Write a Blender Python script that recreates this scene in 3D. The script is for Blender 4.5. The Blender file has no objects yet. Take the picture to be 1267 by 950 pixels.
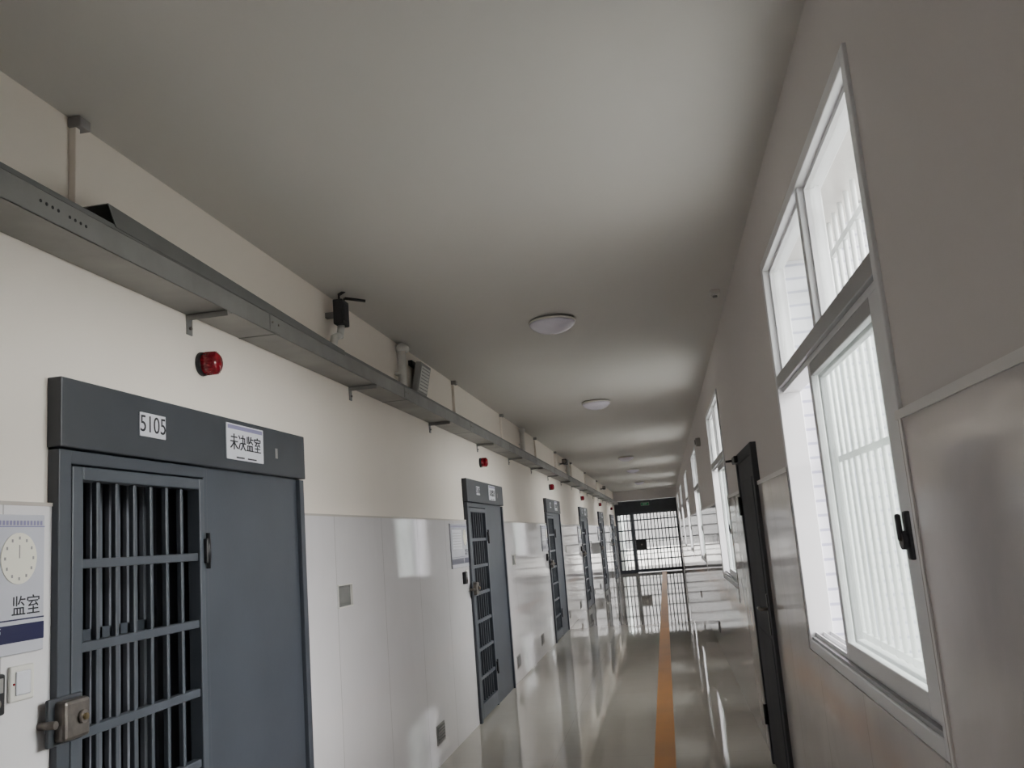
import bpy, bmesh, math, random
from mathutils import Matrix, Vector
random.seed(4)
scene = bpy.context.scene
COL = scene.collection

# ---------------------------------------------------------------- materials
def new_mat(name):
    m = bpy.data.materials.new(name); m.use_nodes = True
    nt = m.node_tree; b = nt.nodes['Principled BSDF']
    return m, nt, b

def mat(name, col, rough=0.5, metal=0.0, noise=0.0, nscale=6.0, bump=0.0, bscale=60.0, emis=0.0, spec=0.5):
    m, nt, b = new_mat(name)
    b.inputs['Roughness'].default_value = rough
    b.inputs['Metallic'].default_value = metal
    b.inputs['Specular IOR Level'].default_value = spec
    b.inputs['Base Color'].default_value = (*col, 1)
    tc = nt.nodes.new('ShaderNodeTexCoord')
    if noise > 0:
        n = nt.nodes.new('ShaderNodeTexNoise'); n.inputs['Scale'].default_value = nscale
        n.inputs['Detail'].default_value = 6
        r = nt.nodes.new('ShaderNodeValToRGB')
        r.color_ramp.elements[0].position = 0.3; r.color_ramp.elements[1].position = 0.7
        r.color_ramp.elements[0].color = (*[max(0, c*(1-noise)) for c in col], 1)
        r.color_ramp.elements[1].color = (*[min(1, c*(1+noise*0.5)) for c in col], 1)
        nt.links.new(tc.outputs['Object'], n.inputs['Vector'])
        nt.links.new(n.outputs['Fac'], r.inputs['Fac'])
        nt.links.new(r.outputs['Color'], b.inputs['Base Color'])
    if bump > 0:
        n2 = nt.nodes.new('ShaderNodeTexNoise'); n2.inputs['Scale'].default_value = bscale
        bp = nt.nodes.new('ShaderNodeBump'); bp.inputs['Strength'].default_value = bump
        bp.inputs['Distance'].default_value = 0.01
        nt.links.new(tc.outputs['Object'], n2.inputs['Vector'])
        nt.links.new(n2.outputs['Fac'], bp.inputs['Height'])
        nt.links.new(bp.outputs['Normal'], b.inputs['Normal'])
    if emis > 0:
        b.inputs['Emission Color'].default_value = (*col, 1)
        b.inputs['Emission Strength'].default_value = emis
    return m

def tile_mat(name, col, joint, bw, bh, rough, axes='YZ', mortar=0.003, marble=0.05, bump=0.05, offx=0.0, offy=0.0, bscale=1.6):
    m, nt, b = new_mat(name)
    tc = nt.nodes.new('ShaderNodeTexCoord')
    sep = nt.nodes.new('ShaderNodeSeparateXYZ'); comb = nt.nodes.new('ShaderNodeCombineXYZ')
    nt.links.new(tc.outputs['Object'], sep.inputs[0])
    nt.links.new(sep.outputs[axes[0]], comb.inputs['X']); nt.links.new(sep.outputs[axes[1]], comb.inputs['Y'])
    mp = nt.nodes.new('ShaderNodeMapping'); mp.inputs['Location'].default_value = (offx, offy, 0)
    nt.links.new(comb.outputs[0], mp.inputs['Vector'])
    br = nt.nodes.new('ShaderNodeTexBrick'); br.offset = 0.0
    br.inputs['Scale'].default_value = 1.0
    br.inputs['Brick Width'].default_value = bw; br.inputs['Row Height'].default_value = bh
    br.inputs['Mortar Size'].default_value = mortar; br.inputs['Mortar Smooth'].default_value = 0.1
    br.inputs['Color1'].default_value = (*col, 1)
    br.inputs['Color2'].default_value = (*[c*0.97 for c in col], 1)
    br.inputs['Mortar'].default_value = (*joint, 1)
    nt.links.new(mp.outputs[0], br.inputs['Vector'])
    n = nt.nodes.new('ShaderNodeTexNoise'); n.inputs['Scale'].default_value = 2.2; n.inputs['Detail'].default_value = 8
    n.inputs['Distortion'].default_value = 1.2
    nt.links.new(tc.outputs['Object'], n.inputs['Vector'])
    rp = nt.nodes.new('ShaderNodeMapRange'); rp.inputs['To Min'].default_value = 1-marble; rp.inputs['To Max'].default_value = 1+marble
    nt.links.new(n.outputs['Fac'], rp.inputs['Value'])
    vm = nt.nodes.new('ShaderNodeVectorMath'); vm.operation = 'SCALE'
    nt.links.new(br.outputs['Color'], vm.inputs[0]); nt.links.new(rp.outputs['Result'], vm.inputs['Scale'])
    nt.links.new(vm.outputs[0], b.inputs['Base Color'])
    b.inputs['Roughness'].default_value = rough
    n2 = nt.nodes.new('ShaderNodeTexNoise'); n2.inputs['Scale'].default_value = bscale
    bp = nt.nodes.new('ShaderNodeBump'); bp.inputs['Strength'].default_value = bump; bp.inputs['Distance'].default_value = 0.02
    nt.links.new(tc.outputs['Object'], n2.inputs['Vector']); nt.links.new(n2.outputs['Fac'], bp.inputs['Height'])
    nt.links.new(bp.outputs['Normal'], b.inputs['Normal'])
    return m

M_CREAM = mat('paint_cream', (0.90, 0.825, 0.745), 0.75, noise=0.02, nscale=1.5, bump=0.06, bscale=25)
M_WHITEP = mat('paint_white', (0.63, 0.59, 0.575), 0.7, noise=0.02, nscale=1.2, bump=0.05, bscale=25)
M_CEIL = mat('paint_ceiling', (0.64, 0.62, 0.59), 0.8, noise=0.02, nscale=0.8)
M_TILE = tile_mat('wall_tile_glossy', (0.79, 0.765, 0.785), (0.50, 0.48, 0.48), 0.8, 2.5, 0.05, 'YZ', offx=0.3, mortar=0.003, offy=0.3)
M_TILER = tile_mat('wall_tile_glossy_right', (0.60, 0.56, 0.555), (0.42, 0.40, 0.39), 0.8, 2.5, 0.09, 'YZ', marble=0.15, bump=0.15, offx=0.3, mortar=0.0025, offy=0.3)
M_FLOOR = tile_mat('floor_polished', (0.53, 0.495, 0.44), (0.43, 0.40, 0.36), 0.8, 0.8, 0.03, 'XY', mortar=0.002, marble=0.05, bump=0.03, offx=0.1)
M_FLOOR.node_tree.nodes['Principled BSDF'].inputs['IOR'].default_value = 1.6
M_EXTTILE = tile_mat('exterior_small_tile', (0.74, 0.74, 0.80), (0.42, 0.42, 0.55), 0.2, 0.06, 0.3, 'XZ', mortar=0.006)
M_TRIM = mat('tile_edge_trim', (0.50, 0.45, 0.41), 0.5)
M_TRIMR = mat('tile_edge_trim_light', (0.74, 0.72, 0.71), 0.4)
M_ORANGE = mat('floor_strip_orange', (0.70, 0.29, 0.045), 0.3, noise=0.10, nscale=3, spec=0.25)
M_DOOR = mat('door_paint_slate', (0.052, 0.060, 0.076), 0.45, noise=0.12, nscale=4, bump=0.02)
M_DOORR = mat('door_paint_dark_matt', (0.085, 0.088, 0.095), 0.75, noise=0.12, nscale=4, spec=0.15)
M_DOORH = mat('door_header_slate', (0.042, 0.047, 0.058), 0.45, noise=0.15, nscale=5)
M_BAR = mat('gate_bar_slate', (0.068, 0.078, 0.096), 0.4, noise=0.1, nscale=8)
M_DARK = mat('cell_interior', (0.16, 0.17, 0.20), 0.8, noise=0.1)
M_STEEL = mat('lock_steel', (0.30, 0.27, 0.25), 0.38, metal=0.9, noise=0.3, nscale=20)
M_LOCK = mat('lock_aged_steel', (0.20, 0.18, 0.165), 0.42, metal=0.8, noise=0.35, nscale=25)
M_BRASS = mat('lock_brass', (0.45, 0.36, 0.2), 0.3, metal=1.0, noise=0.1)
M_BLACK = mat('black_plastic', (0.015, 0.015, 0.018), 0.4, noise=0.1)
M_RED = mat('beacon_red_lens', (0.24, 0.004, 0.014), 0.12, noise=0.4, nscale=60)
M_TRAY = mat('galvanised_tray', (0.27, 0.268, 0.262), 0.45, metal=0.35, noise=0.25, nscale=3.5)
M_TRAYD = mat('tray_dark_grey', (0.17, 0.17, 0.17), 0.5, metal=0.2, noise=0.1)  # plain darker grey for lid flap, tray lip, seams and vent backs
M_PVC = mat('white_pvc', (0.72, 0.70, 0.66), 0.4, noise=0.04)
M_GREYP = mat('grey_plastic', (0.30, 0.29, 0.28), 0.5, noise=0.08)
M_ALU = mat('window_aluminium_white', (0.74, 0.74, 0.76), 0.3, noise=0.02)
M_ALUG = mat('window_aluminium_grey', (0.38, 0.38, 0.395), 0.35, metal=0.2, noise=0.05)
M_PLATE = mat('sign_white', (0.72, 0.72, 0.78), 0.3, noise=0.03)
M_PURP = mat('sign_purple', (0.24, 0.22, 0.40), 0.3, noise=0.03)
M_BOARD = mat('notice_board_grey', (0.58, 0.58, 0.65), 0.25, noise=0.03)
M_NAVY = mat('notice_board_navy', (0.02, 0.02, 0.07), 0.3, noise=0.05)
M_INK = mat('ink_black', (0.008, 0.008, 0.015), 0.5, noise=0.05)
M_DIAL = mat('dial_cream', (0.82, 0.79, 0.69), 0.4, noise=0.02)
M_GREEN = mat('exit_sign_green', (0.01, 0.22, 0.08), 0.4, emis=0.1)
M_NICHE = mat('niche_grey', (0.20, 0.20, 0.195), 0.5, metal=0.1, noise=0.2, nscale=9)
M_GROUND = mat('outdoor_concrete', (0.72, 0.71, 0.68), 0.9, noise=0.06)
M_FACADE = mat('outdoor_wall', (0.50, 0.55, 0.53), 0.8, noise=0.06, nscale=0.6)
M_LAMP = mat('lamp_diffuser', (0.80, 0.77, 0.88), 0.25, noise=0.02)
M_GRILLE = mat('grille_white', (0.78, 0.80, 0.80), 0.4, noise=0.02)

def glass_mat():
    m = bpy.data.materials.new('hazy_window_glass'); m.use_nodes = True
    nt = m.node_tree; nt.nodes.clear()
    o = nt.nodes.new('ShaderNodeOutputMaterial')
    tr = nt.nodes.new('ShaderNodeBsdfTransparent'); tr.inputs[0].default_value = (0.89, 0.91, 0.90, 1)
    tl = nt.nodes.new('ShaderNodeBsdfTranslucent'); tl.inputs[0].default_value = (0.80, 0.86, 0.83, 1)
    gl = nt.nodes.new('ShaderNodeBsdfGlossy'); gl.inputs['Roughness'].default_value = 0.05
    tc = nt.nodes.new('ShaderNodeTexCoord')
    mp = nt.nodes.new('ShaderNodeMapping'); mp.inputs['Scale'].default_value = (1, 3, 1.0)
    n = nt.nodes.new('ShaderNodeTexNoise'); n.inputs['Scale'].default_value = 2; n.inputs['Detail'].default_value = 3
    r = nt.nodes.new('ShaderNodeMapRange'); r.inputs['From Min'].default_value = 0.3; r.inputs['From Max'].default_value = 0.7
    r.inputs['To Min'].default_value = 0.02; r.inputs['To Max'].default_value = 0.06
    nt.links.new(tc.outputs['Object'], mp.inputs[0]); nt.links.new(mp.outputs[0], n.inputs['Vector'])
    nt.links.new(n.outputs['Fac'], r.inputs['Value'])
    mx = nt.nodes.new('ShaderNodeMixShader'); nt.links.new(r.outputs['Result'], mx.inputs[0])
    nt.links.new(tr.outputs[0], mx.inputs[1]); nt.links.new(tl.outputs[0], mx.inputs[2])
    mx2 = nt.nodes.new('ShaderNodeMixShader'); mx2.inputs[0].default_value = 0.06
    nt.links.new(mx.outputs[0], mx2.inputs[1]); nt.links.new(gl.outputs[0], mx2.inputs[2])
    nt.links.new(mx2.outputs[0], o.inputs[0])
    return m
M_GLASS = glass_mat()

# ---------------------------------------------------------------- mesh builder
class MB:
    def __init__(s): s.bm = bmesh.new(); s.mats = []
    def mi(s, m):
        if m not in s.mats: s.mats.append(m)
        return s.mats.index(m)
    def box(s, x0, x1, y0, y1, z0, z1, m, bev=0.0, xf=None):
        r = bmesh.ops.create_cube(s.bm, size=1.0)
        vs = r['verts']
        T = Matrix.Translation(((x0+x1)/2, (y0+y1)/2, (z0+z1)/2)) @ Matrix.Diagonal((abs(x1-x0), abs(y1-y0), abs(z1-z0), 1))
        if xf is not None: T = xf @ T
        bmesh.ops.transform(s.bm, matrix=T, verts=vs)
        fs = set(f for v in vs for f in v.link_faces); idx = s.mi(m)
        for f in fs: f.material_index = idx
        if bev > 0:
            es = list(set(e for v in vs for e in v.link_edges))
            rr = bmesh.ops.bevel(s.bm, geom=es, offset=bev, segments=2, affect='EDGES', profile=0.5)
            for f in rr['faces']: f.material_index = idx
        return s
    def prism(s, pts, x0, x1, m):
        idx = s.mi(m)
        a = [s.bm.verts.new((x0, y, z)) for y, z in pts]; b = [s.bm.verts.new((x1, y, z)) for y, z in pts]
        fs = [s.bm.faces.new(a), s.bm.faces.new(b[::-1])]
        for i in range(len(pts)):
            j = (i+1) % len(pts); fs.append(s.bm.faces.new((a[i], b[i], b[j], a[j])))
        for f in fs: f.material_index = idx
    def cyl(s, p0, p1, r0, m, r1=None, seg=16, smooth=True):
        p0 = Vector(p0); p1 = Vector(p1); d = p1-p0
        if r1 is None: r1 = r0
        r = bmesh.ops.create_cone(s.bm, cap_ends=True, segments=seg, radius1=r0, radius2=r1, depth=d.length)
        q = Vector((0, 0, 1)).rotation_difference(d.normalized()).to_matrix().to_4x4()
        bmesh.ops.transform(s.bm, matrix=Matrix.Translation((p0+p1)/2) @ q, verts=r['verts'])
        idx = s.mi(m)
        for f in set(f for v in r['verts'] for f in v.link_faces):
            f.material_index = idx
            if smooth and len(f.verts) == 4: f.smooth = True
        return s
    def lathe(s, prof, m, xf, seg=40):
        idx = s.mi(m); rings = []
        for (r, z) in prof:
            ring = [s.bm.verts.new(xf @ Vector((r*math.cos(2*math.pi*i/seg), r*math.sin(2*math.pi*i/seg), z))) for i in range(seg)]
            rings.append(ring)
        for a, b in zip(rings[:-1], rings[1:]):
            for i in range(seg):
                f = s.bm.faces.new((a[i], a[(i+1) % seg], b[(i+1) % seg], b[i])); f.material_index = idx; f.smooth = True
        f = s.bm.faces.new(rings[0]); f.material_index = idx
        f = s.bm.faces.new(rings[-1]); f.material_index = idx
        return s
    def mesh(s, name):
        bmesh.ops.recalc_face_normals(s.bm, faces=s.bm.faces[:])
        me = bpy.data.meshes.new(name); s.bm.to_mesh(me); s.bm.free()
        for m in s.mats: me.materials.append(m)
        return me
    def obj(s, name, loc=(0, 0, 0), parent=None):
        return place(s.mesh(name), name, loc, parent)

def place(me, name, loc=(0, 0, 0), parent=None):
    o = bpy.data.objects.new(name, me); COL.objects.link(o); o.location = loc
    if parent: o.parent = parent
    return o

def text(body, size, loc, parent, m, name='lettering', face='+X', align='CENTER', bold=0.0):
    cu = bpy.data.curves.new(name, 'FONT'); cu.body = body; cu.size = size
    cu.align_x = align; cu.align_y = 'CENTER'; cu.extrude = 0.0004; cu.offset = bold
    cu.materials.append(m)
    o = bpy.data.objects.new(name, cu); COL.objects.link(o)
    o.parent = parent; o.location = loc
    o.rotation_euler = (math.pi/2, 0, math.pi/2) if face == '+X' else (math.pi/2, 0, 0)
    return o

# ---------------------------------------------------------------- dimensions
XL, XR = -1.70, 0.53
CH = 2.92
Y0, Y1 = -9.5, 32.6
TT = 1.70
P = 5.4
WT = 0.24
DW, DH = 1.77, 2.07
door_y = [2.29 + P*n for n in range(-2, 6)]
win_y = [2.06 + P*n for n in range(-2, 6)]
WW, WZ0, WZ1 = 1.84, 0.97, 2.60
RD = (5.05, 6.1, 1.93)

def slab(mb, x0, x1, ya, yb, za, zb, ops, m):
    ys = sorted(set([ya, yb] + [v for o in ops for v in (o[0], o[1]) if ya < v < yb]))
    for a, b in zip(ys[:-1], ys[1:]):
        mid = (a+b)/2
        cut = sorted([(max(o[2], za), min(o[3], zb)) for o in ops if o[0] < mid < o[1] and o[2] < zb and o[3] > za])
        z = za
        for c in cut:
            if c[0] > z+1e-4: mb.box(x0, x1, a, b, z, c[0], m)
            z = max(z, c[1])
        if z < zb-1e-4: mb.box(x0, x1, a, b, z, zb, m)

# left wall
dops = [(y, y+DW, -1, DH) for y in door_y]
w = MB(); slab(w, XL-WT, XL-0.014, Y0, Y1, 0, CH, dops, M_CREAM)
niche_ops = [(y+2.22, y+2.44, 1.22, 1.34) for y in door_y]
slab(w, XL-0.014, XL, Y0, Y1, 0, TT, dops+niche_ops, M_TILE)
slab(w, XL-0.014, XL+0.003, Y0, Y1, TT-0.004, TT+0.006, dops, M_TRIM)
w.obj('wall_left')

# right wall
wops = [(y, y+WW, WZ0, WZ1) for y in win_y]
rops = [(RD[0], RD[1], -1, RD[2])]
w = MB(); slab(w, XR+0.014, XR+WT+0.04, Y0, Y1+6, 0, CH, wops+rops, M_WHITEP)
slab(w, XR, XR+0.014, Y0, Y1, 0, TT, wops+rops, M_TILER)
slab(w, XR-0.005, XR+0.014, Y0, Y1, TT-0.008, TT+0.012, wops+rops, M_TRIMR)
for y in win_y:
    w.box(XR+0.10, XR+WT+0.05, y+WW-0.006, y+WW+0.0, WZ0, WZ1, M_EXTTILE)
    w.box(XR-0.004, XR+0.014, y-0.038, y-0.022, WZ0-0.1, TT, M_TRIMR)
w.obj('wall_right')

w = MB(); w.box(XL-WT, XR+WT, Y1, Y1+0.2, 2.56, CH, M_WHITEP); w.obj('wall_end')
w = MB(); w.box(XL-WT, XR+WT, Y0-0.2, Y0, 0, CH, M_WHITEP); w.obj('wall_back')
f = MB(); f.box(XL-WT, XR+WT, Y0-0.2, Y1+6, -0.2, 0, M_FLOOR); f.obj('floor')
f = MB(); f.box(-0.225, -0.085, Y0, Y1-0.05, 0.0, 0.0015, M_ORANGE); f.obj('floor_guide_strip')
c = MB(); c.box(-4.5, XR+WT+0.6, Y0-0.2, Y1+3.0, CH, CH+0.2, M_CEIL)  # stretch past the gate is an added, unseen roof that darkens the terrace
c.obj('ceiling')
c = MB()
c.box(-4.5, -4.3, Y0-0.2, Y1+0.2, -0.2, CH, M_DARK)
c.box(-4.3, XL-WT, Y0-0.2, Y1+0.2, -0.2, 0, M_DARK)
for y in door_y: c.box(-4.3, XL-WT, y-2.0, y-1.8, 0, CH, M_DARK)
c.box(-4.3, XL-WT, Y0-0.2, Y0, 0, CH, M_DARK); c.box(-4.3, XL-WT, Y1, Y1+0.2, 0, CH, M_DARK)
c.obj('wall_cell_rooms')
c = MB(); c.box(XL-WT, XL, Y1+0.2, Y1+6, 0, CH, M_FACADE); c.obj('wall_terrace')
g = MB(); g.box(-60, 60, -40, 90, -0.6, -0.25, M_GROUND); g.obj('outdoor_ground')
g = MB()
g.box(9, 9.3, -40, 60, -0.25, 2.2, M_FACADE); g.box(8.95, 9.35, -40, 60, 2.2, 2.3, M_GRILLE)
g.obj('perimeter_wall')
g = MB()
for y in win_y: g.box(XR+WT+0.045, XR+WT+0.35, y+WW+0.25, y+WW+0.55, -0.25, CH-0.01, M_EXTTILE)
g.obj('facade_piers')

# ---------------------------------------------------------------- cell doors (left)
def door_mesh():
    d = MB(); xi = -0.05
    d.box(xi, 0.022, 0, 0.055, 0, 1.86, M_DOOR, 0.003)
    d.box(xi, 0.022, DW-0.05, DW, 0, 1.86, M_DOOR, 0.003)
    d.box(xi, 0.03, -0.005, DW+0.005, 1.865, DH, M_DOORH, 0.004)
    d.box(xi, 0.018, 0.055, 0.83, 1.82, 1.86, M_DOOR, 0.003)
    d.box(-0.05, -0.005, 0.055, 0.83, 0, 0.04, M_DOOR)
    d.box(xi, 0.004, 0.83, DW-0.05, 0, 1.865, M_DOOR, 0.002)
    d.box(xi, 0.014, 0.825, 0.855, 0, 1.86, M_DOOR, 0.003)
    a, b = 0.062, 0.822
    d.box(-0.03, 0.02, a, a+0.05, 0.02, 1.815, M_BAR, 0.004)
    d.box(-0.03, 0.02, b-0.035, b, 0.02, 1.815, M_BAR, 0.004)
    d.box(-0.03, 0.02, a+0.05, b-0.035, 1.775, 1.815, M_BAR, 0.004)
    d.box(-0.03, 0.02, a+0.05, b-0.035, 0.02, 0.14, M_BAR, 0.004)
    n = 6
    for i in range(1, n+1):
        y = a+0.05 + (b-a-0.085)*i/(n+1)
        d.box(-0.014, 0.004, y-0.009, y+0.009, 0.14, 1.775, M_BAR, 0.003)
    z = 1.53
    while z > 0.2:
        d.box(-0.02, 0.012, a+0.05, b-0.035, z-0.014, z+0.014, M_BAR, 0.003); z -= 0.238
    for z in (1.55, 0.35):
        d.box(0.015, 0.034, b-0.01, b+0.022, z-0.045, z+0.045, M_BLACK, 0.004)
        d.cyl((0.03, b+0.005, z-0.065), (0.03, b+0.005, z+0.065), 0.008, M_BLACK)
    for yy in [0.10+0.105*i for i in range(8)]:
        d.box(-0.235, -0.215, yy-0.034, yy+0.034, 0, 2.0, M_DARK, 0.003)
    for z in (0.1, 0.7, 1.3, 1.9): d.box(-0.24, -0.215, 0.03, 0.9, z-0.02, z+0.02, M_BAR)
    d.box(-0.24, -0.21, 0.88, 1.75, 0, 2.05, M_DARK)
    d.box(0.02, 0.062, -0.02, 0.09, 1.06, 1.165, M_LOCK, 0.010)
    d.box(0.018, 0.03, -0.045, 0.10, 1.05, 1.175, M_DOORH, 0.004)
    d.cyl((0.060, 0.05, 1.115), (0.072, 0.05, 1.115), 0.018, M_STEEL)
    d.cyl((0.070, 0.05, 1.115), (0.078, 0.05, 1.115), 0.009, M_BRASS)
    d.cyl((0.0, -0.042, 1.11), (0.05, -0.042, 1.11), 0.011, M_LOCK)
    d.box(0.03, 0.034, 0.385, 0.54, 1.935, 2.015, M_PLATE, 0.001)
    d.box(0.03, 0.035, 0.98, 1.31, 1.905, 2.05, M_PLATE, 0.001)
    d.box(0.0352, 0.0358, 0.99, 1.30, 2.028, 2.044, M_PURP)
    d.box(0.0352, 0.0358, 1.06, 1.13, 1.912, 1.918, M_INK); d.box(0.0352, 0.0358, 1.16, 1.24, 1.912, 1.918, M_INK)
    d.box(0.0301, 0.0306, 1.44, 1.465, 1.94, 1.985, M_GREYP)
    return d.mesh('cell_door')
dm = door_mesh()
for i, y in enumerate(door_y):
    o = place(dm, 'door_%d' % (i+1), (XL, y, 0))
    text(str(5103+i), 0.080, (0.0345, 0.4625, 1.975), o, M_INK, 'number_lettering')
    for k in range(2):
        text('未决监室', 0.070, (0.0362+k*0.0003, 1.1445+k*0.0015, 1.972), o, M_INK, 'room_type_lettering')

# ---------------------------------------------------------------- notice boards, switches
def board_mesh():
    d = MB()
    d.box(0, 0.012, 0, 0.6, 0, 0.36, M_BOARD, 0.002)
    d.box(0.0121, 0.0128, 0.0, 0.6, 0.03, 0.075, M_NAVY)
    d.box(0.0121, 0.0126, 0.0, 0.6, 0.085, 0.089, M_NAVY)
    k = 0.01
    while k < 0.59:
        d.box(0.0121, 0.0126, k, k+0.008, 0.332, 0.344, M_PURP); k += 0.013
    d.box(0.0121, 0.0125, 0.0, 0.6, 0.327, 0.330, M_PURP)
    cy, cz, R = 0.50, 0.245, 0.067
    d.cyl((0.012, cy, cz), (0.0145, cy, cz), R, M_DIAL, seg=40)
    for i in range(12):
        a = 2*math.pi*i/12
        p = (cy+0.053*math.sin(a), cz+0.053*math.cos(a))
        d.box(0.0145, 0.015, p[0]-0.003, p[0]+0.003, p[1]-0.004, p[1]+0.004, M_GREYP)
    d.box(0.0145, 0.0152, cy-0.0015, cy+0.0015, cz, cz+0.035, M_GREYP)
    d.box(0.0121, 0.0128, 0.04, 0.38, 0.15, 0.31, M_PLATE)
    for i in range(6): d.box(0.0129, 0.0132, 0.06, 0.36, 0.17+i*0.022, 0.173+i*0.022, M_GREYP)
    return d.mesh('notice_board')
bm_ = board_mesh()
d = MB()
d.box(0, 0.01, 0, 0.09, 0, 0.09, M_PVC, 0.004)
d.box(0.01, 0.014, 0.018, 0.072, 0.015, 0.075, M_PLATE, 0.003)
d.cyl((0.01, 0.012, 0.045), (0.0125, 0.012, 0.045), 0.003, M_RED, seg=8)
sm_ = d.mesh('wall_switch')
d = MB()
d.box(0, 0.03, 0, 0.07, 0, 0.1, M_BLACK, 0.006)
d.box(0.03, 0.032, 0.012, 0.058, 0.055, 0.09, M_GREYP)
d.cyl((0.03, 0.035, 0.03), (0.036, 0.035, 0.03), 0.012, M_STEEL)
im_ = d.mesh('wall_intercom')  # small black intercom beside the switch
for i, y in enumerate(door_y):
    o = place(bm_, 'notice_board', (XL, y-0.645, 1.31))
    text('监室', 0.055, (0.0128, 0.585, 0.118), o, M_INK, 'board_lettering', align='RIGHT')
    text('管', 0.04, (0.0131, 0.44, 0.052), o, M_PLATE, 'board_lettering', align='RIGHT')
    place(sm_, 'wall_switch', (XL, y-0.165, 1.19))
    place(im_, 'wall_intercom', (XL, y-0.275, 1.17))

# red beacons
d = MB()
X = Matrix.Rotation(math.pi/2, 4, 'Y')
d.lathe([(0.046, 0), (0.048, 0.004), (0.046, 0.02), (0.036, 0.022)], M_BLACK, X)
d.lathe([(0.044, 0.02), (0.044, 0.05), (0.04, 0.070), (0.028, 0.078), (0.001, 0.080)], M_RED, X)
for i in range(20):
    a = 2*math.pi*i/20
    d.cyl((0.024, 0.0445*math.cos(a), 0.0445*math.sin(a)), (0.066, 0.043*math.cos(a), 0.043*math.sin(a)), 0.0022, M_RED, seg=6)
bm2 = d.mesh('red_alarm_beacon')
for y in door_y: place(bm2, 'red_alarm_beacon', (XL-0.014, y+0.88, 2.27))

# niches & vents
d = MB()
d.box(-0.014, -0.010, 0, 0.22, 0, 0.12, M_NICHE)
d.box(-0.010, 0.003, 0.0, 0.006, 0, 0.12, M_PVC); d.box(-0.010, 0.003, 0.214, 0.22, 0, 0.12, M_PVC)
d.box(-0.010, 0.003, 0.0, 0.22, 0.114, 0.12, M_PVC); d.box(-0.010, 0.003, 0.0, 0.22, 0, 0.006, M_PVC)
d.box(-0.010, -0.006, 0.02, 0.2, 0.02, 0.1, M_NICHE, 0.002)
nm = d.mesh('recessed_wall_box')
for y in door_y: place(nm, 'recessed_wall_box', (XL, y+2.22, 1.22))
d = MB()
d.box(0, 0.006, 0, 0.22, 0, 0.13, M_GREYP, 0.002)
d.box(0.006, 0.008, 0.012, 0.208, 0.012, 0.118, M_TRAYD)
for k in range(5): d.box(0.008, 0.012, 0.02, 0.2, 0.02+k*0.02, 0.026+k*0.02, M_GREYP)
vm_ = d.mesh('low_wall_vent')
for y in door_y:
    place(vm_, 'low_wall_vent', (XL, y+4.0, 0.14)); place(vm_, 'low_wall_vent', (XL, y+2.05, 0.14))

# ---------------------------------------------------------------- cable tray
tz0, tz1, tw = 2.445, 2.535, 0.15
d = MB()
xb = XL-0.014
ye = Y1-0.05
d.box(xb, XL+tw, Y0, ye, tz0, tz0+0.003, M_TRAY)
d.box(XL+tw-0.003, XL+tw, Y0, ye, tz0, tz1, M_TRAY)
d.box(xb, xb+0.003, Y0, ye, tz0, tz1, M_TRAY)
d.box(xb, XL+tw+0.002, Y0, 2.3, tz1, tz1+0.003, M_TRAY)
d.box(xb, XL+tw+0.002, 4.35, ye, tz1, tz1+0.003, M_TRAY)
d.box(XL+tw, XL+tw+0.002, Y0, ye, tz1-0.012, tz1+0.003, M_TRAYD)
yy = Y0+1.0
while yy < Y1-0.5:
    d.box(XL+tw, XL+tw+0.003, yy-0.05, yy+0.05, tz0+0.008, tz1-0.015, M_TRAY)
    d.box(xb, XL+tw+0.001, yy-0.004, yy+0.004, tz0-0.002, tz0, M_TRAYD)
    for a in (-0.03, 0.03): d.cyl((XL+tw, yy+a, tz0+0.045), (XL+tw+0.007, yy+a, tz0+0.045), 0.005, M_STEEL, seg=8)
    yy += 2.0
for k in range(9):
    if k == 4: continue
    d.cyl((XL+tw-0.001, 2.03+k*0.024, 2.492-k*0.0008), (XL+tw+0.001, 2.03+k*0.024, 2.492-k*0.0008), 0.005, M_BLACK, seg=10)
T = Matrix.Translation((0, 4.35, tz1+0.002)) @ Matrix.Rotation(-math.radians(1.5), 4, 'X')
d.box(xb+0.03, XL+tw+0.004, -2.03, 0, 0, 0.003, M_TRAY, xf=T)
h = 2.03*math.tan(math.radians(1.5))
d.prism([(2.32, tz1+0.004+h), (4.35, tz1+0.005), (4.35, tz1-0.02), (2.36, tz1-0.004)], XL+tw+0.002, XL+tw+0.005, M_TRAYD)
d.obj('cable_tray')
d = MB()
d.box(0, 0.006, -0.02, 0.02, -0.075, 0.0, M_TRAY, 0.001)
d.box(0, 0.17, -0.02, 0.02, -0.006, 0.0, M_TRAY, 0.001)
d.box(0, 0.17, -0.02, -0.016, -0.022, 0.0, M_TRAY)
d.cyl((0.005, 0, -0.05), (0.014, 0, -0.05), 0.007, M_STEEL, seg=6)
br = d.mesh('tray_bracket')
yy = 3.08-1.8*6
while yy < Y1:
    place(br, 'tray_bracket', (XL-0.014, yy, tz0-0.002)); yy += 1.8

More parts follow.
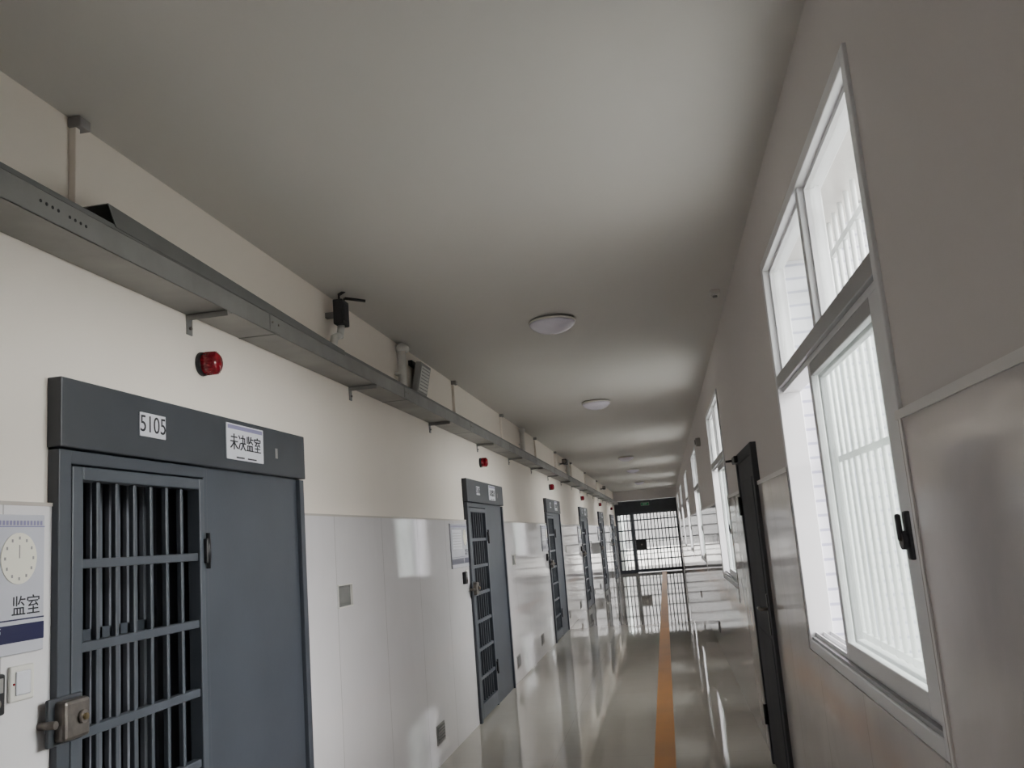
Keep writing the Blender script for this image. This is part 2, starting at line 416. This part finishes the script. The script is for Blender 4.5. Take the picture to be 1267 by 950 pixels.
def conduit(y, w_=0.04, m=M_PVC):
    e = MB()
    e.box(0, 0.025, -w_/2, w_/2, tz1+0.004, CH, m, 0.003)
    e.box(0, 0.045, -w_/2-0.008, w_/2+0.025, CH-0.035, CH-0.001, M_GREYP, 0.004)
    e.obj('wall_conduit', (xb, y, 0))
for y in (2.38, 7.55, 9.9, 12.6, 15.0, 17.6, 20.8, 24.5, 28): conduit(y, 0.03 if y > 3 else 0.022, M_CREAM)
def pipe(y):
    e = MB()
    e.cyl((0.045, 0, tz1+0.004), (0.045, 0, CH-0.055), 0.030, M_PVC)
    e.cyl((0.045, 0, CH-0.075), (0.045, 0, CH-0.035), 0.036, M_PVC)
    e.cyl((0.045, 0, CH-0.04), (0.045, 0.11, CH-0.035), 0.030, M_PVC)
    e.box(0, 0.05, -0.036, 0.036, 2.68, 2.70, M_PVC, 0.002)
    e.obj('pvc_drain_pipe', (xb, y, 0))
pipe(5.85); pipe(11.2); pipe(16.7)

# wireless router with antennas
d = MB()
d.box(0.06, 0.115, -0.055, 0.055, 0.0, 0.14, M_BLACK, 0.006)
d.box(0.115, 0.118, -0.04, 0.04, 0.02, 0.12, M_INK)
d.box(0.0, 0.06, -0.015, 0.015, 0.05, 0.08, M_GREYP)
d.cyl((0.09, 0.03, 0.14), (0.10, 0.035, 0.165), 0.006, M_BLACK)
d.cyl((0.10, 0.035, 0.163), (0.20, 0.09, 0.150), 0.0085, M_BLACK)
d.cyl((0.09, -0.03, 0.14), (0.09, -0.03, 0.17), 0.006, M_BLACK)
d.cyl((0.09, -0.03, 0.168), (0.13, 0.05, 0.225), 0.0085, M_BLACK)
d.cyl((0.085, 0, 0.0), (0.085, -0.03, -0.07), 0.020, M_PVC)
d.cyl((0.085, -0.03, -0.06), (0.10, -0.15, -0.10), 0.020, M_PVC)
d.cyl((0.10, -0.15, -0.095), (0.10, -0.19, -0.18), 0.020, M_PVC)
place(d.mesh('wireless_router'), 'wireless_router', (xb, 4.55, 2.73))
# small wall speaker
d = MB()
Tt = Matrix.Rotation(math.radians(12), 4, 'Y')
d.box(0.03, 0.075, -0.14, 0.14, -0.11, 0.12, M_GREYP, 0.008, xf=Tt)
d.box(0.075, 0.079, -0.11, 0.11, -0.085, 0.095, M_PVC, 0.004, xf=Tt)
for k in range(7): d.box(0.079, 0.081, -0.10, 0.10, -0.07+k*0.024, -0.064+k*0.024, M_GREYP, xf=Tt)
d.box(0.0, 0.05, -0.03, 0.03, -0.03, 0.03, M_STEEL)
d.box(0.0, 0.03, -0.15, 0.15, 0.08, 0.12, M_BLACK, 0.004)
place(d.mesh('wall_speaker'), 'wall_speaker', (xb, 6.32, 2.73))
# security cameras
d = MB()
d.box(0, 0.02, -0.03, 0.03, 0.0, 0.06, M_PVC, 0.003)
d.cyl((0.01, 0, 0.03), (0.13, 0, 0.03), 0.012, M_BLACK)
d.box(0.08, 0.16, -0.16, 0.08, 0.01, 0.10, M_BLACK, 0.01)
d.cyl((0.12, -0.16, 0.055), (0.12, -0.175, 0.055), 0.03, M_STEEL)
cmh = d.mesh('security_camera')
for y in (15.6, 26.0): place(cmh, 'security_camera', (xb, y, 2.72))

# ---------------------------------------------------------------- ceiling lamps
d = MB()
F = Matrix.Rotation(math.pi, 4, 'X')
d.lathe([(0.125, 0), (0.13, 0.012), (0.125, 0.02)], M_PVC, F, 48)
d.lathe([(0.150, 0.012), (0.157, 0.018), (0.152, 0.026)], M_PVC, F, 48)
d.lathe([(0.152, 0.026), (0.149, 0.040), (0.13, 0.060), (0.095, 0.080), (0.05, 0.093), (0.001, 0.097)], M_LAMP, F, 48)
lm = d.mesh('ceiling_lamp')
for y in (-6, -2.1, 1.8, 5.73, 9.64, 17.4, 21.2, 27.0): place(lm, 'ceiling_lamp', (-0.59, y, CH))
d = MB(); d.box(-0.03, 0.03, -0.05, 0.05, -0.03, 0, M_PVC, 0.006); d.cyl((0, 0, -0.04), (0, 0, -0.03), 0.015, M_GREYP)
d.obj('ceiling_sensor', (0.46, 5.5, CH))
d = MB(); d.box(-0.06, 0, -0.05, 0.05, -0.05, 0.05, M_GREYP, 0.01); d.cyl((-0.06, 0, 0), (-0.07, 0, 0), 0.03, M_BLACK)
d.obj('alarm_speaker', (XR+0.014, 11.1, 2.5))

# ---------------------------------------------------------------- windows
def window_mesh():
    d = MB(); H = WZ1-WZ0; W = WW
    xa, xb_ = 0.0, 0.085
    fw = 0.04
    d.box(xa-0.008, xb_, 0, fw, 0, H, M_ALU, 0.003); d.box(xa-0.008, xb_, W-fw, W, 0, H, M_ALU, 0.003)
    d.box(xa-0.008, xb_, fw, W-fw, 0, fw, M_ALU, 0.003); d.box(xa-0.008, xb_, fw, W-fw, H-fw, H, M_ALU, 0.003)
    tz = 1.07
    d.box(xa-0.006, xb_, fw, W-fw, tz, tz+0.055, M_ALUG, 0.003)
    d.box(xa+0.01, xb_, fw, W-fw, tz-0.02, tz, M_ALU, 0.002)
    d.box(xa+0.0, xb_-0.01, 0.83, 0.875, tz+0.055, H-fw, M_ALU, 0.003)
    for a, b in ((fw, 0.83), (0.875, W-fw)):
        for (p, q, r_, s_) in ((a, a+0.015, tz+0.055, H-fw), (b-0.015, b, tz+0.055, H-fw), (a, b, tz+0.055, tz+0.07), (a, b, H-fw-0.015, H-fw)):
            d.box(0.02, 0.05, p, q, r_, s_, M_ALU)
        d.box(0.034, 0.038, a+0.01, b-0.01, tz+0.06, H-fw-0.01, M_GLASS)
    d.box(0.0, 0.08, fw, W-fw, fw, fw+0.012, M_ALUG)
    for x in (0.015, 0.045, 0.072): d.box(x, x+0.004, fw, W-fw, fw+0.012, fw+0.028, M_ALU)
    def sash(x, a, b, near):
        z0, z1 = fw+0.02, tz-0.02
        d.box(x, x+0.024, a, a+near, z0, z1, M_ALU, 0.003)
        d.box(x, x+0.024, b-0.045, b, z0, z1, M_ALU if near > .06 else M_ALUG, 0.003)
        d.box(x, x+0.024, a+near, b-0.045, z0, z0+0.055, M_ALU, 0.003)
        d.box(x, x+0.024, a+near, b-0.045, z1-0.045, z1, M_ALUG, 0.003)
        d.box(x+0.010, x+0.014, a+near-0.01, b-0.035, z0+0.04, z1-0.03, M_GLASS)
    sash(0.010, 0.055, 1.14, 0.13)
    sash(0.050, 0.12, 1.20, 0.05)
    zc = 0.47
    d.box(-0.006, 0.010, 0.09, 0.118, zc-0.055, zc+0.055, M_BLACK, 0.006)
    d.cyl((-0.018, 0.104, zc-0.01), (-0.004, 0.104, zc-0.01), 0.021, M_BLACK)
    d.box(-0.024, -0.012, 0.095, 0.113, zc-0.012, zc+0.05, M_BLACK, 0.005)
    y = 0.05
    while y < W:
        d.cyl((0.20, y, -0.0), (0.20, y, H), 0.009, M_GRILLE, seg=8); y += 0.11
    for z in (0.05, 0.75, 1.5): d.box(0.192, 0.208, 0.0, W, z-0.012, z+0.012, M_GRILLE)
    return d.mesh('window')
wm = window_mesh()
for i, y in enumerate(win_y): place(wm, 'window_%d' % (i+1), (XR+0.012, y, WZ0))

# right door
d = MB(); DY = RD[1]-RD[0]
d.box(-0.02, 0.09, 0, 0.06, 0, RD[2], M_DOORR, 0.004); d.box(-0.02, 0.09, DY-0.06, DY, 0, RD[2], M_DOORR, 0.004)
d.box(-0.02, 0.09, 0.06, DY-0.06, RD[2]-0.06, RD[2], M_DOORR, 0.004)
d.box(-0.010, 0.05, 0.06, DY-0.06, 0.01, RD[2]-0.06, M_DOORR, 0.003)
for za, zb in ((0.15, 0.85), (1.0, 1.75)): d.box(-0.015, -0.008, 0.18, DY-0.18, za, zb, M_DOORR, 0.003)
d.box(-0.022, -0.008, 0.085, 0.14, 0.88, 1.10, M_BLACK, 0.005)
d.cyl((-0.02, 0.11, 1.02), (-0.065, 0.11, 1.02), 0.009, M_STEEL); d.cyl((-0.06, 0.11, 1.02), (-0.06, 0.22, 1.02), 0.009, M_STEEL)
for z in (0.3, 1.6): d.cyl((-0.025, DY-0.06, z-0.06), (-0.025, DY-0.06, z+0.06), 0.012, M_BLACK)
d.box(-0.045, -0.02, DY-0.22, DY-0.02, RD[2]-0.055, RD[2]-0.01, M_BLACK, 0.006)
d.cyl((-0.04, DY-0.05, RD[2]-0.03), (-0.08, DY-0.02, RD[2]-0.03), 0.008, M_BLACK)
d.obj('door_9', (XR, RD[0], 0))
for y in (11.4, 16.8):
    o = place(vm_, 'low_wall_vent', (XR, y, 0.22)); o.rotation_euler = (0, 0, math.pi)

# ---------------------------------------------------------------- end gate
d = MB()
W_ = XR-XL
d.box(0.002, W_-0.006, 0, 0.12, 2.14, 2.55, M_DOORH, 0.005)
d.box(0.002, 0.07, 0, 0.1, 0, 2.14, M_DOOR); d.box(W_-0.07, W_-0.006, 0, 0.1, 0, 2.14, M_DOOR)
d.box(0.55, 0.63, 0, 0.1, 0, 2.14, M_DOOR)
d.box(0.07, 0.55, 0, 0.1, 2.06, 2.14, M_DOOR); d.box(0.63, W_-0.07, 0, 0.1, 2.06, 2.14, M_DOOR)
d.box(0.07, 0.55, 0, 0.06, 0, 0.12, M_DOOR); d.box(0.63, W_-0.07, 0.0, 0.06, 0.02, 0.12, M_DOOR)
x = 0.07+0.1
while x < W_-0.08:
    if not 0.53 < x < 0.65: d.cyl((x, 0.03, 0.1), (x, 0.03, 2.08), 0.017, M_BAR, seg=8)
    x += 0.12
for z in (0.45, 0.8, 1.15, 1.5, 1.85): d.box(0.07, W_-0.07, 0.015, 0.045, z-0.022, z+0.022, M_BAR)
d.box(0.66, 1.02, -0.05, 0.05, 0.82, 1.14, M_BLACK, 0.01)
d.cyl((0.85, -0.05, 0.98), (0.85, -0.08, 0.98), 0.03, M_STEEL)
d.obj('corridor_security_gate', (XL, Y1-0.02, 0))
d = MB(); d.box(-0.15, 0.15, -0.03, 0, -0.06, 0.06, M_GREYP, 0.004); d.box(-0.135, 0.135, -0.033, -0.03, -0.045, 0.045, M_GREEN)
eo = d.obj('exit_sign', (XL+1.1, Y1-0.022, 2.40))
text('EXIT', 0.07, (0, -0.0335, 0), eo, M_PLATE, 'exit_lettering', face='-Y')
d = MB()
for z in (0.5, 1.0, 1.5, 2.0, 2.5): d.box(XL, XR, 0, 0.04, z-0.02, z+0.02, M_GRILLE)
x = XL+0.1
while x < XR: d.cyl((x, 0.02, 0), (x, 0.02, CH), 0.012, M_GRILLE, seg=8); x += 0.25
d.obj('terrace_railing', (0, Y1+5.6, 0))

# ---------------------------------------------------------------- light: hazy sky, brighter towards the sun side (+X)
wd = bpy.data.worlds.new('hazy_sky'); scene.world = wd; wd.use_nodes = True
nt = wd.node_tree; bg = nt.nodes['Background']
tc = nt.nodes.new('ShaderNodeTexCoord'); sp_ = nt.nodes.new('ShaderNodeSeparateXYZ')
nt.links.new(tc.outputs['Generated'], sp_.inputs[0])
mx0 = nt.nodes.new('ShaderNodeMath'); mx0.operation = 'MAXIMUM'; mx0.inputs[1].default_value = 0.0
nt.links.new(sp_.outputs['X'], mx0.inputs[0])
pw = nt.nodes.new('ShaderNodeMath'); pw.operation = 'POWER'; pw.inputs[1].default_value = 2.0
nt.links.new(mx0.outputs[0], pw.inputs[0])
ma = nt.nodes.new('ShaderNodeMath'); ma.operation = 'MULTIPLY_ADD'; ma.inputs[1].default_value = 36.0; ma.inputs[2].default_value = 1.3
nt.links.new(pw.outputs[0], ma.inputs[0])
nt.links.new(ma.outputs[0], bg.inputs['Strength'])
bg.inputs['Color'].default_value = (1.0, 0.975, 0.965, 1)

def portal(name, loc, rot, sx, sy):
    l = bpy.data.lights.new(name, 'AREA'); l.shape = 'RECTANGLE'; l.size = sx; l.size_y = sy
    l.cycles.is_portal = True
    o = bpy.data.objects.new(name, l); COL.objects.link(o); o.location = loc; o.rotation_euler = rot
for i, y in enumerate(win_y):
    portal('window_portal', (XR+WT+0.06, y+WW/2, (WZ0+WZ1)/2), (0, math.pi/2, 0), WZ1-WZ0, WW)
portal('gate_portal', ((XL+XR)/2, Y1+0.25, 1.3), (-math.pi/2, 0, 0), W_, 2.6)

# ---------------------------------------------------------------- camera
f_px = 1100.0
vp = (822-633.5, 653-475.0)
ey = Vector((vp[0], vp[1], f_px)).normalized()
b_ = f_px*f_px/(vp[1]+0.08*vp[0])
ez = Vector((-0.08*b_, -b_, f_px)).normalized()
ex = ey.cross(ez)
right = Vector((ex.x, ey.x, ez.x)); down = Vector((ex.y, ey.y, ez.y)); fwd = Vector((ex.z, ey.z, ez.z))
cam = bpy.data.cameras.new('camera'); co = bpy.data.objects.new('camera', cam); COL.objects.link(co)
Rm = Matrix((right, -down, -fwd)).transposed().to_4x4()
co.matrix_world = Matrix.Translation((0, 0, 1.5)) @ Rm
cam.sensor_fit = 'HORIZONTAL'; cam.sensor_width = 36.0; cam.lens = 36.0*f_px/1267.0
cam.clip_start = 0.02
scene.camera = co
